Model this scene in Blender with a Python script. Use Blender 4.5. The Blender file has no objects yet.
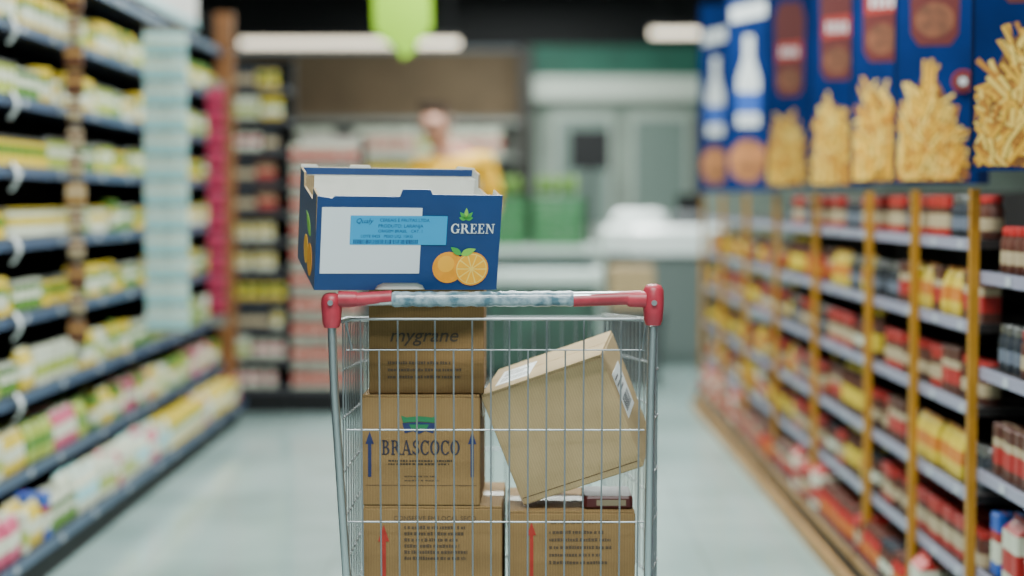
import bpy, bmesh, math, random
from mathutils import Vector, Matrix
random.seed(7)
R = math.radians
COL = bpy.context.scene.collection
SC = bpy.context.scene
FPX = 1024*60/36.0
CAMZ = 1.16
# ------------------------------------------------------------------ camera
cd = bpy.data.cameras.new('camera'); cam = bpy.data.objects.new('camera', cd); COL.objects.link(cam)
cd.lens = 60; cd.sensor_width = 36
cam.location = (0, 0, CAMZ)
cam.rotation_euler = (R(90-2.951), 0, R(0.235))
cd.dof.use_dof = True; cd.dof.focus_distance = 2.80; cd.dof.aperture_fstop = 1.55
SC.camera = cam
CM = cam.rotation_euler.to_matrix()
def P(px, py, Y):
    d = CM @ Vector(((px-512)/FPX, -(py-288)/FPX, -1))
    t = Y/d.y
    return Vector((d.x*t, Y, CAMZ + d.z*t))
# ------------------------------------------------------------------ materials
MC = {}
def mat(name, rgb, rough=.5, metal=0, noise=0, scale=20, emit=0, spec=.5, bump=0, rgb2=None, coat=0):
    if name in MC: return MC[name]
    m = bpy.data.materials.new(name); m.use_nodes = True
    nt = m.node_tree; b = nt.nodes['Principled BSDF']
    b.inputs['Base Color'].default_value = (*rgb, 1)
    b.inputs['Roughness'].default_value = rough; b.inputs['Metallic'].default_value = metal
    b.inputs['Specular IOR Level'].default_value = spec
    if coat: b.inputs['Coat Weight'].default_value = coat
    if emit:
        b.inputs['Emission Color'].default_value = (*rgb, 1); b.inputs['Emission Strength'].default_value = emit
    if noise or bump or rgb2:
        tc = nt.nodes.new('ShaderNodeTexCoord'); n = nt.nodes.new('ShaderNodeTexNoise')
        n.inputs['Scale'].default_value = scale; n.inputs['Detail'].default_value = 5
        nt.links.new(tc.outputs['Object'], n.inputs['Vector'])
        if noise or rgb2:
            r = nt.nodes.new('ShaderNodeValToRGB')
            c2 = rgb2 if rgb2 else tuple(max(0, c*(1-noise)) for c in rgb)
            r.color_ramp.elements[0].position = .38; r.color_ramp.elements[1].position = .62
            r.color_ramp.elements[0].color = (*c2, 1); r.color_ramp.elements[1].color = (*rgb, 1)
            nt.links.new(n.outputs['Fac'], r.inputs['Fac']); nt.links.new(r.outputs['Color'], b.inputs['Base Color'])
        if bump:
            bp = nt.nodes.new('ShaderNodeBump'); bp.inputs['Strength'].default_value = bump; bp.inputs['Distance'].default_value = .002
            nt.links.new(n.outputs['Fac'], bp.inputs['Height']); nt.links.new(bp.outputs['Normal'], b.inputs['Normal'])
    MC[name] = m
    return m
def cardboard(name, rgb, dark=.82):
    if name in MC: return MC[name]
    m = mat(name, rgb, .8, spec=.2)
    nt = m.node_tree; b = nt.nodes['Principled BSDF']
    tc = nt.nodes.new('ShaderNodeTexCoord')
    n = nt.nodes.new('ShaderNodeTexNoise'); n.inputs['Scale'].default_value = 14; n.inputs['Detail'].default_value = 6
    w = nt.nodes.new('ShaderNodeTexWave'); w.inputs['Scale'].default_value = 70; w.inputs['Distortion'].default_value = .4; w.bands_direction = 'X'
    f = nt.nodes.new('ShaderNodeTexNoise'); f.inputs['Scale'].default_value = 400
    for k in (n, w, f): nt.links.new(tc.outputs['Object'], k.inputs['Vector'])
    r = nt.nodes.new('ShaderNodeValToRGB'); r.color_ramp.elements[0].position = .3; r.color_ramp.elements[1].position = .7
    r.color_ramp.elements[0].color = (*[c*dark for c in rgb], 1); r.color_ramp.elements[1].color = (*rgb, 1)
    nt.links.new(n.outputs['Fac'], r.inputs['Fac'])
    mx = nt.nodes.new('ShaderNodeMix'); mx.data_type = 'RGBA'; mx.blend_type = 'MULTIPLY'; mx.inputs[0].default_value = .12
    nt.links.new(r.outputs['Color'], mx.inputs[6]); nt.links.new(w.outputs['Color'], mx.inputs[7])
    mx2 = nt.nodes.new('ShaderNodeMix'); mx2.data_type = 'RGBA'; mx2.blend_type = 'MULTIPLY'; mx2.inputs[0].default_value = .2
    nt.links.new(mx.outputs[2], mx2.inputs[6]); nt.links.new(f.outputs['Fac'], mx2.inputs[7])
    nt.links.new(mx2.outputs[2], b.inputs['Base Color'])
    bp = nt.nodes.new('ShaderNodeBump'); bp.inputs['Strength'].default_value = .15; bp.inputs['Distance'].default_value = .001
    nt.links.new(w.outputs['Fac'], bp.inputs['Height']); nt.links.new(bp.outputs['Normal'], b.inputs['Normal'])
    return m
# ------------------------------------------------------------------ mesh builder
ORG = {}
class MB:
    def __init__(s): s.v = []; s.f = []; s.m = []
    def add(s, vs, fs, mi=0):
        o = len(s.v); s.v += [Vector(v) for v in vs]
        for f in fs: s.f.append([i+o for i in f]); s.m.append(mi)
    def box(s, x0, x1, y0, y1, z0, z1, mi=0, M=None):
        vs = [Vector((x, y, z)) for z in (z0, z1) for y in (y0, y1) for x in (x0, x1)]
        if M: vs = [M @ v for v in vs]
        s.add(vs, [(0,2,3,1),(4,5,7,6),(0,1,5,4),(2,6,7,3),(0,4,6,2),(1,3,7,5)], mi); return s
    def prism(s, pts, t, mi=0):      # outline of 3D points, thickness vector
        n = len(pts); t = Vector(t); a = [Vector(p) for p in pts]
        s.add(a+[p+t for p in a], [tuple(range(n))[::-1], tuple(range(n, 2*n))]+[(i, (i+1) % n, (i+1) % n+n, i+n) for i in range(n)], mi); return s
    def loft(s, secs, shape='round', n=16, off=(0,0,0), cham=.14):
        rings = []; off = Vector(off)
        for (rx, ry, z, *_r) in secs:
            if shape == 'round':
                r = [Vector((rx*math.cos(2*math.pi*i/n), ry*math.sin(2*math.pi*i/n), z)) for i in range(n)]
            else:
                c = cham*min(rx, ry)
                r = [Vector(p) for p in [(rx-c,-ry,z),(rx,-ry+c,z),(rx,ry-c,z),(rx-c,ry,z),(-rx+c,ry,z),(-rx,ry-c,z),(-rx,-ry+c,z),(-rx+c,-ry,z)]]
            rings.append([p+off for p in r])
        k = len(rings[0]); o = len(s.v)
        for r in rings: s.v += r
        for j in range(len(rings)-1):
            mi = secs[j][3] if len(secs[j]) > 3 else 0
            for i in range(k):
                s.f.append([o+j*k+i, o+j*k+(i+1) % k, o+(j+1)*k+(i+1) % k, o+(j+1)*k+i]); s.m.append(mi)
        s.f.append([o+i for i in range(k)][::-1]); s.m.append(secs[0][3] if len(secs[0]) > 3 else 0)
        s.f.append([o+(len(rings)-1)*k+i for i in range(k)]); s.m.append(secs[-2][3] if len(secs[-2]) > 3 else 0)
        return s
    def tube(s, pts, r, seg=8, mi=0, closed=False):
        pts = [Vector(p) for p in pts]; n = len(pts); rs = r if isinstance(r, (list, tuple)) else [r]*n
        o = len(s.v); up = None
        for i, p in enumerate(pts):
            a = pts[i-1] if (i > 0 or closed) else p; b = pts[(i+1) % n] if (i < n-1 or closed) else p
            t = (b-a).normalized()
            if up is None:
                up = Vector((0,0,1)) if abs(t.z) < .9 else Vector((1,0,0))
            x = up.cross(t).normalized(); y = t.cross(x).normalized(); up = y
            for k in range(seg):
                an = 2*math.pi*k/seg
                s.v.append(p + x*math.cos(an)*rs[i] + y*math.sin(an)*rs[i])
        for i in range(n if closed else n-1):
            j = (i+1) % n
            for k in range(seg):
                s.f.append([o+i*seg+k, o+i*seg+(k+1) % seg, o+j*seg+(k+1) % seg, o+j*seg+k]); s.m.append(mi)
        if not closed:
            s.f.append([o+k for k in range(seg)][::-1]); s.m.append(mi)
            s.f.append([o+(n-1)*seg+k for k in range(seg)]); s.m.append(mi)
        return s
    def build(s, name, mats, parent=None, org=None, smooth=False, link=True, bevel=0):
        if not isinstance(mats, (list, tuple)): mats = [mats]
        po = ORG.get(parent.name, Vector((0,0,0))) if parent else Vector((0,0,0))
        og = Vector(org) if org is not None else po
        me = bpy.data.meshes.new(name)
        me.from_pydata([tuple(v-og) for v in s.v], [], s.f)
        for m in mats: me.materials.append(m)
        me.polygons.foreach_set('material_index', s.m)
        if smooth:
            me.polygons.foreach_set('use_smooth', [True]*len(s.f))
        me.update()
        bm = bmesh.new(); bm.from_mesh(me); bmesh.ops.recalc_face_normals(bm, faces=bm.faces); bm.to_mesh(me); bm.free()
        if smooth and hasattr(me, 'set_sharp_from_angle'): me.set_sharp_from_angle(angle=R(40))
        o = bpy.data.objects.new(name, me)
        if link: COL.objects.link(o)
        if parent: o.parent = parent
        o.location = og-po; ORG[o.name] = og
        if bevel:
            b = o.modifiers.new('bevel', 'BEVEL'); b.width = bevel; b.segments = 2; b.limit_method = 'ANGLE'
        return o
def empty(name, loc=(0,0,0), label=None, cat=None, group=None):
    o = bpy.data.objects.new(name, None); COL.objects.link(o); o.location = loc; o.empty_display_size = .1
    ORG[o.name] = Vector(loc)
    tag(o, label, cat, group); return o
def tag(o, label=None, cat=None, group=None, kind=None):
    if label: o['label'] = label
    if cat: o['category'] = cat
    if group: o['group'] = group
    if kind: o['kind'] = kind
    return o
KIDS = {}; USED = set(); PROTOS = []
def dup(o, loc, rz=0):
    if o.name not in USED:
        USED.add(o.name); COL.objects.link(o); o.location = loc; o.rotation_euler = (0, 0, rz)
        for ch in KIDS.get(o.name, []): COL.objects.link(ch); ch.parent = o
        return o
    c = o.copy(); COL.objects.link(c); c.location = loc; c.rotation_euler = (0, 0, rz)
    for ch in KIDS.get(o.name, []):
        k = ch.copy(); COL.objects.link(k); k.parent = c
    return c
def text(s, size, m, parent, x, y, z, sx=1.0, off=0, shear=0, name='lettering'):
    cu = bpy.data.curves.new('t', 'FONT'); cu.body = s; cu.size = size; cu.offset = off; cu.shear = shear
    cu.align_x = 'CENTER'; cu.align_y = 'CENTER'; cu.resolution_u = 3
    t = bpy.data.objects.new('t', cu); COL.objects.link(t); bpy.context.view_layer.update()
    me = bpy.data.meshes.new_from_object(t.evaluated_get(bpy.context.evaluated_depsgraph_get()))
    bpy.data.objects.remove(t)
    for v in me.vertices: v.co = Vector((x+v.co.x*sx, y, z+v.co.y))
    me.materials.clear(); me.materials.append(m); me.name = name
    o = bpy.data.objects.new(name, me); COL.objects.link(o); o.parent = parent
    return o
# --- small serif capital alphabet drawn as polygons (cap height 1)
ST_, TH = .17, .06
def _r(a, b, c, d): return [(a, b), (c, b), (c, d), (a, d)]
def _arc(cx, cy, ox, oy, ix, iy, a0, a1, n=20):
    out = []
    for i in range(n):
        p, q = R(a0+(a1-a0)*i/n), R(a0+(a1-a0)*(i+1)/n)
        out.append([(cx+ox*math.cos(p), cy+oy*math.sin(p)), (cx+ox*math.cos(q), cy+oy*math.sin(q)), (cx+ix*math.cos(q), cy+iy*math.sin(q)), (cx+ix*math.cos(p), cy+iy*math.sin(p))])
    return out
STEM = [_r(.09, 0, .09+ST_, 1), _r(0, 0, .36, TH), _r(0, 1-TH, .3, 1)]
GL = {
 'E': (.70, STEM+[_r(.1, 0, .64, TH), _r(.1, 1-TH, .61, 1), _r(.1, .47, .46, .47+TH), _r(.57, 0, .64, .27), _r(.54, .74, .61, 1), _r(.41, .37, .46, .64)]),
 'R': (.88, STEM+[_r(.2, 1-TH, .33, 1), _r(.2, .48, .36, .48+TH), [(.34, .52), (.52, .54), (.88, 0), (.66, 0)], _r(.66, 0, .94, TH)]+_arc(.33, .74, .33, .26, .15, .2, -90, 90)),
 'B': (.76, STEM+[_r(.2, 1-TH, .33, 1), _r(.2, 0, .36, TH), _r(.2, .48, .36, .48+TH)]+_arc(.33, .755, .29, .245, .12, .18, -90, 90)+_arc(.34, .27, .36, .27, .17, .21, -90, 90)),
 'A': (.92, [[(.09, 0), (.17, 0), (.47, 1), (.40, 1)], [(.36, 1), (.50, 1), (.87, 0), (.65, 0)], _r(.2, .30, .68, .30+TH), _r(0, 0, .28, TH), _r(.57, 0, .95, TH)]),
 'S': (.64, _arc(.31, .74, .27, .26, .13, .19, 15, 270)+_arc(.31, .28, .31, .28, .15, .20, -165, 90)+[_r(.53, .70, .58, .98), _r(0, .02, .05, .32)]),
 'C': (.80, _arc(.43, .5, .43, .51, .24, .44, 42, 318)+[_r(.70, .64, .76, .99), _r(.72, .08, .75, .28)]),
 'G': (.90, _arc(.43, .5, .43, .51, .24, .44, 42, 318)+[_r(.70, .64, .76, .99), _r(.62, .06, .80, .42), _r(.52, .38, .90, .44)]),
 'O': (.88, _arc(.43, .5, .43, .51, .24, .44, 0, 360, 30)),
 'N': (.94, [_r(.12, 0, .19, 1), _r(.72, 0, .79, 1), [(.06, 1), (.28, 1), (.79, .02), (.70, 0)], _r(0, 0, .31, TH), _r(0, 1-TH, .25, 1), _r(.60, 1-TH, .92, 1)]),
}
def serif(s, size, m, parent, x, y, z, sx=1.0):
    tot = sum(GL[c][0] for c in s)+.07*(len(s)-1); k = MB(); u = -tot/2
    for c in s:
        w, ps = GL[c]
        for p in ps: k.prism([(x+(u+a)*size*sx, y, z+(b-.5)*size) for a, b in p], (0, .0003, 0))
        u += w+.07
    return k.build('lettering', m, parent)
def circ(cx, cz, r, y, n=24, a0=0, a1=2*math.pi):
    return [(cx+r*math.cos(a0+(a1-a0)*i/n), y, cz+r*math.sin(a0+(a1-a0)*i/n)) for i in range(n+(0 if a1-a0 > 6.28 else 1))]
def leafpts(cx, cz, L, w, ang, y):
    pts = []
    for i in range(9):
        t = i/8; pts.append((t*L, w*math.sin(math.pi*t**.8)))
    for i in range(7, 0, -1):
        t = i/8; pts.append((t*L, -w*math.sin(math.pi*t**.8)))
    c, s = math.cos(ang), math.sin(ang)
    return [(cx+a*c-b*s, y, cz+a*s+b*c) for a, b in pts]

# ------------------------------------------------------------------ setting
floor_m = mat('floor_tiles', (.66,.75,.75), .13, spec=.8)
nt = floor_m.node_tree; b = nt.nodes['Principled BSDF']
tc = nt.nodes.new('ShaderNodeTexCoord'); br = nt.nodes.new('ShaderNodeTexBrick'); br.offset = 0
br.inputs['Scale'].default_value = 1.0; br.inputs['Brick Width'].default_value = .6; br.inputs['Row Height'].default_value = .6; br.inputs['Mortar Size'].default_value = .004
br.inputs['Color1'].default_value = (.40,.52,.50,1); br.inputs['Color2'].default_value = (.37,.49,.47,1); br.inputs['Mortar'].default_value = (.29,.38,.37,1)
nz = nt.nodes.new('ShaderNodeTexNoise'); nz.inputs['Scale'].default_value = 1.4; nz.inputs['Detail'].default_value = 8
rp = nt.nodes.new('ShaderNodeValToRGB'); rp.color_ramp.elements[0].position = .35; rp.color_ramp.elements[0].color = (.60,.65,.65,1); rp.color_ramp.elements[1].position = .62; rp.color_ramp.elements[1].color = (1,1,1,1)
mx = nt.nodes.new('ShaderNodeMix'); mx.data_type = 'RGBA'; mx.blend_type = 'MULTIPLY'; mx.inputs[0].default_value = .8  # noise multiplied into the tile colour paints soft light patches on the floor
nt.links.new(tc.outputs['Object'], br.inputs['Vector']); nt.links.new(tc.outputs['Object'], nz.inputs['Vector']); nt.links.new(nz.outputs['Fac'], rp.inputs['Fac'])
nt.links.new(br.outputs['Color'], mx.inputs[6]); nt.links.new(rp.outputs['Color'], mx.inputs[7]); nt.links.new(mx.outputs[2], b.inputs['Base Color'])
def struct(name, mb, m):
    return tag(mb.build(name, m), kind='structure')
BLACK = mat('black_paint', (.004,.004,.005), .6, spec=.3)
struct('floor', MB().box(-6, 6, -4, 18.2, -.1, 0), floor_m)
struct('ceiling', MB().box(-6, 6, -4, 18.2, 3.3, 3.4), mat('dark_ceiling', (.006,.006,.006), .9, noise=.3, spec=.2))
struct('wall_left', MB().box(-6.1, -6, -4, 18.2, 0, 3.3), mat('side_wall', (.15,.17,.17), .9, noise=.1))
struct('wall_right', MB().box(6, 6.1, -4, 18.2, 0, 3.3), mat('side_wall', (.15,.17,.17), .9))
TAN = mat('tan_wall', (.19,.13,.075), .8, noise=.15, scale=2)
PALEW = mat('pale_wall', (.33,.39,.33), .7, noise=.3, scale=2)
struct('wall_back', MB().box(-6, .06, 18, 18.1, 0, 2.72, 0).box(.06, 6, 18, 18.1, 0, 2.72, 1), [TAN, PALEW])
struct('trim_1', MB().box(-6, 6, 17.8, 18.0, 2.76, 3.3), BLACK)
struct('trim_2', MB().box(.1, 6, 17.8, 17.99, 2.44, 2.76), mat('green_fascia', (.015,.13,.085), .6, noise=.2, scale=3))
struct('trim_3', MB().box(.1, 6, 17.78, 17.99, 2.20, 2.44), mat('white_fascia', (.72,.78,.68), .6, noise=.05))
struct('trim_4', MB().box(.0, .14, 17.6, 17.99, 0, 2.72), mat('dark_column', (.03,.025,.02), .6, noise=.2))

# ------------------------------------------------------------------ lights
lamp_glow = mat('lamp_diffuser', (1,.98,.93), .5, emit=5)
def ceiling_light(y):
    t = empty('ceiling_light', (0, y, 3.3), 'white rectangular ceiling panel light above the aisle', 'ceiling light', 'ceiling panel lights over the aisle')
    MB().box(-.9, .9, y-.35, y+.35, 3.25, 3.3).build('housing', mat('lamp_housing', (.8,.8,.8), .4), t)
    MB().box(-.86, .86, y-.31, y+.31, 3.24, 3.25).build('diffuser', lamp_glow, t)
def area(loc, sx, sy, power, col=(1,1,1)):
    l = bpy.data.lights.new('area', 'AREA'); l.shape = 'RECTANGLE'; l.size = sx; l.size_y = sy; l.energy = power; l.color = col
    o = bpy.data.objects.new('area_lamp', l); COL.objects.link(o); o.location = loc; return o
for y, pw in ((-2, 130), (1, 145), (4, 150), (7, 160), (10, 150), (13, 125), (16, 95)):
    ceiling_light(y)
    area((0, y, 3.22), 1.8, .7, pw, (.90, 1, .96))
t = empty('added_counter_lamp', (1.0, 12.0, 3.3), 'small white lamp added to brighten the checkout counter', 'ceiling light')  # unseen lamp and fixture added to brighten the counter
MB().loft([(.10,.10,3.2),(.12,.12,3.22),(.12,.12,3.29),(.08,.08,3.3)], 'round', 16, off=(1.0, 12.0, 0)).build('housing', mat('lamp_housing', (.8,.8,.8), .4), t, smooth=True)
area((1.0, 12.0, 3.15), .3, .3, 60, (.95, 1, .97))
SC.world = bpy.data.worlds.new('world'); SC.world.use_nodes = True
SC.world.node_tree.nodes['Background'].inputs[0].default_value = (.78,.96,1,1)
SC.world.node_tree.nodes['Background'].inputs[1].default_value = .27

# ------------------------------------------------------------------ shopping trolley
CH = mat('chrome_wire', (.33,.35,.37), .5, .75)
CHT = mat('chrome_tube', (.50,.53,.55), .3, .9)
RED = mat('red_plastic', (.44,.035,.06), .4, noise=.3, scale=35)
WORN = mat('worn_grip', (.34,.42,.48), .3, rgb2=(.06,.14,.19), scale=55, coat=.5, bump=.15)
cart = empty('shopping_trolley', (-.04, 3.1, 0), 'chrome wire shopping trolley with a red handle, loaded with cardboard boxes', 'shopping trolley')
HC = -.0425; hz = P(0, 298.5, 2.75).z; HY = 2.75
xl, xr = -.303, .217
MB().tube([(xl+.03, HY, hz-.003), (xr-.03, HY, hz+.003)], .0095, 14).build('handle_bar', CHT, cart, smooth=True)
for a, b_ in ((xl+.035, -.205), (.088, xr-.02)):
    MB().tube([(a, HY, hz-.002), (b_, HY, hz+.002)], .0113, 16).build('grip', RED, cart, smooth=True)
sl = MB(); pts = []; rr = []
for i in range(61):
    t = i/60; pts.append((-.205+.293*t, HY, hz-.001+.001*t)); rr.append(.0124+.0005*math.sin(t*40)+.0005*math.sin(t*97))
rr[0] = rr[-1] = .0110
o = sl.tube(pts, rr, 18).build('worn_sleeve', WORN, cart, smooth=True); tag(o, 'scuffed grey blue plastic wrap in the middle of the handle')
for sg, x, up in ((-1, xl, -.004), (1, xr, .010)):
    m_ = MB()
    m_.loft([(.0120,.0120,hz-.046+up*.3),(.0150,.0150,hz-.038+up*.3),(.0165,.0175,hz-.020),(.0172,.0180,hz-.006+up*.5),(.0165,.0172,hz+.004+up),(.0125,.0130,hz+.011+up),(.006,.006,hz+.0135+up)], 'round', 18, off=(x, HY+.003, 0))
    m_.tube([(x-sg*.042, HY, hz-.001), (x-sg*.038, HY, hz-.001), (x-sg*.012, HY, hz-.001)], [.0116, .0128, .0138], 14)
    m_.build('handle_end', RED, cart, smooth=True)
    MB().tube([(x, HY-.0185, hz-.006), (x, HY-.0130, hz-.006)], .0045, 12).build('handle_screw', CHT, cart, smooth=True)
for sg, x in ((-1, xl), (1, xr)):
    q = x-sg*(.022 if sg < 0 else .006)
    MB().tube([(x, HY+.005, hz-.045), (x-sg*.003, HY+.01, .85), (q, HY+.02, .52), (q, HY+.05, .40), (q, HY+.18, .24), (q, 3.0, .17), (q, 3.5, .15)], .0072, 10).build('upright_tube', CHT, cart, smooth=True)
GY = 2.80
gl, gr = -.291, .211
rim_z = P(0, 322, GY).z
def W(mb, a, b, r): mb.tube([a, b], r, 6)
g = MB()
zz = [rim_z, P(0, 350, GY).z, P(0, 430, GY).z, P(0, 522, GY).z, .475]
g.tube([(gl+.016, GY, zz[1]), (gl+.006, GY, rim_z), (gl+.016, GY, rim_z+.005), (gr-.012, GY, rim_z+.005), (gr-.002, GY, rim_z), (gr-.008, GY, zz[1])], .0022, 8)
for z, r in zip(zz[1:], (.0013, .0016, .0016, .003)): W(g, (gl+.006, GY+.004, z), (gr-.004, GY+.004, z), r)
n = 16
for i in range(n):
    x = gl+.030+(gr-gl-.042)*i/(n-1)
    top = rim_z+.003 if i in (0, n-1) or i % 2 == 0 else zz[1]
    W(g, (x, GY, top), (HC+(x-HC)*.985, GY, .475), .0016)
g.build('rear_gate', CH, cart, smooth=True)
FY = 3.62
def sidex(sg, y):
    base = gl if sg < 0 else .221
    t = max(0, (y-3.12)/(FY-3.12)); bul = .014*min(1, max(0, (y-GY)/.08)) if sg > 0 else 0
    return base+bul-sg*.055*t
for sg in (-1, 1):
    s_ = MB()
    for zt in (0, .08, .16, .25, .33, .41, .49):
        z0, z1 = rim_z-zt, rim_z-.05-zt*.88
        ys = (GY, GY+.08, 3.12, FY)
        s_.tube([(sidex(sg, y), y, z0+(z1-z0)*(y-GY)/(FY-GY)) for y in ys], .0018, 6)
    y = GY+.012
    while y < FY:
        t = (y-GY)/(FY-GY)
        W(s_, (sidex(sg, y), y, rim_z-.05*t), (sidex(sg, y), y, .468), .0015); y += .042
    s_.build('side_panel', CH, cart, smooth=True)
    MB().tube([(sidex(sg, GY), GY-.03, rim_z+.004), (sidex(sg, GY+.08), GY+.08, rim_z), (sidex(sg, 3.12), 3.12, rim_z-.018), (sidex(sg, FY), FY, rim_z-.046)], .0040, 10).build('side_rim', CHT, cart, smooth=True)
f_ = MB(); a, b_ = sidex(-1, FY), sidex(1, FY)
for z in (rim_z-.05, rim_z-.2, rim_z-.33, .485): W(f_, (a, FY, z), (b_, FY, z), .0025)
for i in range(15): x = a+(b_-a)*i/14; W(f_, (x, FY, rim_z-.05), (x, FY, .46), .0018)
f_.build('front_panel', CH, cart, smooth=True)
f_ = MB()
for i in range(14):
    t = i/13; W(f_, (gl+(gr-gl)*t, GY, .460), (a+(b_-a)*t, FY, .460), .0024)
for y in (2.85, 3.1, 3.35, 3.6): W(f_, (sidex(-1, y), y, .4545), (sidex(1, y), y, .4545), .0033)
f_.build('basket_floor', CH, cart, smooth=True)
f_ = MB()
for x in (-.26, .17): f_.tube([(x, 2.85, .443), (x*.95, 3.5, .443), (x*.92, 3.6, .30), (x*.92, 3.55, .16), (x, 2.95, .16)], .009, 8)
f_.tube([(-.27, 2.98, .16), (.18, 2.98, .16)], .009, 8); f_.tube([(-.24, 3.5, .16), (.16, 3.5, .16)], .009, 8)
f_.build('chassis', CHT, cart, smooth=True)
RUB = mat('grey_rubber', (.08,.08,.08), .6)
for x, y in ((-.27, 2.98), (.18, 2.98), (-.23, 3.5), (.15, 3.5)):
    c_ = MB().box(x-.018, x-.014, y-.02, y+.02, .05, .145).box(x+.014, x+.018, y-.02, y+.02, .05, .145).box(x-.018, x+.018, y-.02, y+.02, .14, .152).build('castor', CH, cart)
    MB().tube([(x-.011, y, .0525), (x+.011, y, .0525)], .052, 20).build('wheel', RUB, c_, smooth=True)

# ------------------------------------------------------------------ cardboard boxes in the trolley
INKB = mat('navy_ink', (.012,.022,.10), .7); INKD = mat('brown_ink', (.045,.030,.018), .7); INKR = mat('red_ink', (.38,.025,.015), .7)
INKG = mat('green_ink', (.012,.16,.06), .7); INKL = mat('faded_ink', (.08,.05,.028), .7)
CB1 = cardboard('kraft_carton', (.33,.20,.086)); CB2 = cardboard('light_kraft_carton', (.53,.38,.205)); CB3 = cardboard('dark_kraft_carton', (.27,.155,.062))
TAPE = mat('packing_tape', (.40,.28,.14), .25, coat=.3)
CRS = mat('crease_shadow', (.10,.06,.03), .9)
def carton(label, W_, D_, H_, M, m, tape=True):
    t = empty('cardboard_box', (0,0,0), label, 'box', None)
    MB().box(0, W_, 0, D_, 0, H_-.004).build('body', m, t, bevel=.0025)
    MB().box(.001, W_-.001, .001, D_/2-.001, H_-.004, H_).build('top_flap', m, t, bevel=.001)
    MB().box(.001, W_-.001, D_/2+.001, D_-.001, H_-.004, H_).build('top_flap', m, t, bevel=.001)
    if tape:
        MB().box(.0006, W_-.0006, D_/2-.022, D_/2+.022, H_, H_+.0004).box(W_, W_+.0006, D_/2-.022, D_/2+.022, H_-.05, H_-.005).box(-.0006, 0, D_/2-.022, D_/2+.022, H_-.05, H_-.005).build('tape', TAPE, t)
    t.matrix_world = M
    return t
def arrow(parent, x, z0, z1, w, m):
    y = -.0007; h = w*1.5
    MB().prism([(x-w*.2, y, z0), (x+w*.2, y, z0), (x+w*.2, y, z1-h), (x+w*.5, y, z1-h), (x, y, z1), (x-w*.5, y, z1-h), (x-w*.2, y, z1-h)], (0, .0005, 0)).build('arrow_print', m, parent)
def lines(parent, cx, z0, w, nl, dz, m, h=.0022, y=-.0007):
    k = MB()
    for i in range(nl):
        x = cx-w/2; z = z0-i*dz; e = cx+w/2-random.random()*w*.2
        while x < e-.001:
            l = .0022+random.random()*.003; l = min(l, e-x)
            hh = h*random.uniform(.75, 1.0)
            k.box(x, x+l, y, y+.0004, z, z+hh); x += l+.0011+(.002 if random.random() < .2 else 0)
    k.build('small_print', m, parent)
def TR(x, y, z, yaw): return Matrix.Translation((x, y, z)) @ Matrix.Rotation(R(yaw), 4, 'Z')
YB = 2.86
z1 = P(0, 505, YB).z; z2 = P(0, 394, YB).z; zb = .4632
xa = P(363, 540, YB).x; xb = P(502, 540, YB).x; w_ = xb-xa
t = carton('brown cardboard box with red arrow, under the box lettered with a green logo', w_, .25, z1-zb-.001, TR(xa, YB, zb, -1), CB1)
h_ = z1-zb
arrow(t, .035, .02, h_-.033, .019, INKR)
lines(t, .125, h_-.040, .11, 6, .0105, INKL, .0055)
text('CONSERVE EM LOCAL SECO', .011, INKL, t, .122, -.0008, h_-.022)
xa = P(362, 450, YB).x; xb = P(480, 450, YB).x; w_ = xb-xa; hm = z2-z1
t = carton('brown cardboard box with green tree logo and BRASCOCO lettering between two blue arrows', w_, .235, hm-.001, TR(xa, YB, z1, -1), CB1)
arrow(t, .013, hm-.140, hm-.063, .014, INKB); arrow(t, w_-.013, hm-.140, hm-.063, .014, INKB)
serif('BRASCOCO', .0245, mat('dark_navy_ink', (.022,.022,.042), .7), t, w_/2, -.0010, hm-.090, sx=.765)
cx = w_/2-.003; zt = hm-.036
lg = MB()
lg.prism([(cx-.030, -.0007, zt), (cx-.022, -.0007, zt-.003), (cx, -.0007, zt-.001), (cx+.022, -.0007, zt-.003), (cx+.030, -.0007, zt), (cx+.027, -.0007, zt-.012), (cx, -.0007, zt-.010), (cx-.027, -.0007, zt-.012)], (0, .0005, 0), 0)
lg.prism([(cx-.028, -.0007, zt-.013), (cx, -.0007, zt-.011), (cx+.028, -.0007, zt-.013), (cx+.024, -.0007, zt-.030), (cx+.010, -.0007, zt-.026), (cx, -.0007, zt-.031), (cx-.010, -.0007, zt-.026), (cx-.024, -.0007, zt-.030)], (0, .0005, 0), 1)
lg.prism([(cx-.017, -.0010, zt-.015), (cx+.017, -.0010, zt-.015), (cx+.013, -.0010, zt-.022), (cx-.013, -.0010, zt-.022)], (0, .0003, 0), 0)
lg.build('logo_print', [INKG, INKB], t)
lines(t, w_/2, hm-.114, .11, 2, .0055, INKD, .0030); lines(t, w_/2+.002, hm-.140, .06, 2, .007, INKL, .002)
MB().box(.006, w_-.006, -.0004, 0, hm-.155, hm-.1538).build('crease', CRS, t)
z3 = 1.0205
xa = P(369, 350, YB+.01).x; xb = P(484, 350, YB+.01).x; w_ = xb-xa; ht = z3-z2
t = carton('plain brown cardboard box with black italic lettering, directly under the orange crate', w_, .22, ht-.001, TR(xa, YB+.008, z2, 0), CB3)
text('mygrane', .032, INKD, t, w_/2-.005, -.0008, .098, sx=1.05, off=.0002, shear=.25)
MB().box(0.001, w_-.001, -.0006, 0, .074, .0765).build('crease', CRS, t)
lines(t, w_/2, .050, .13, 3, .012, INKL, .005)
YR = 2.87
xa = P(508, 540, YR).x; w_ = .216; zr = P(0, 510, YR).z
t = carton('brown cardboard box with red arrow, at the bottom right beneath the tilted box', w_, .24, zr-zb-.001, TR(xa, YR, zb, 0.5), CB1)
h_ = zr-zb
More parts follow.
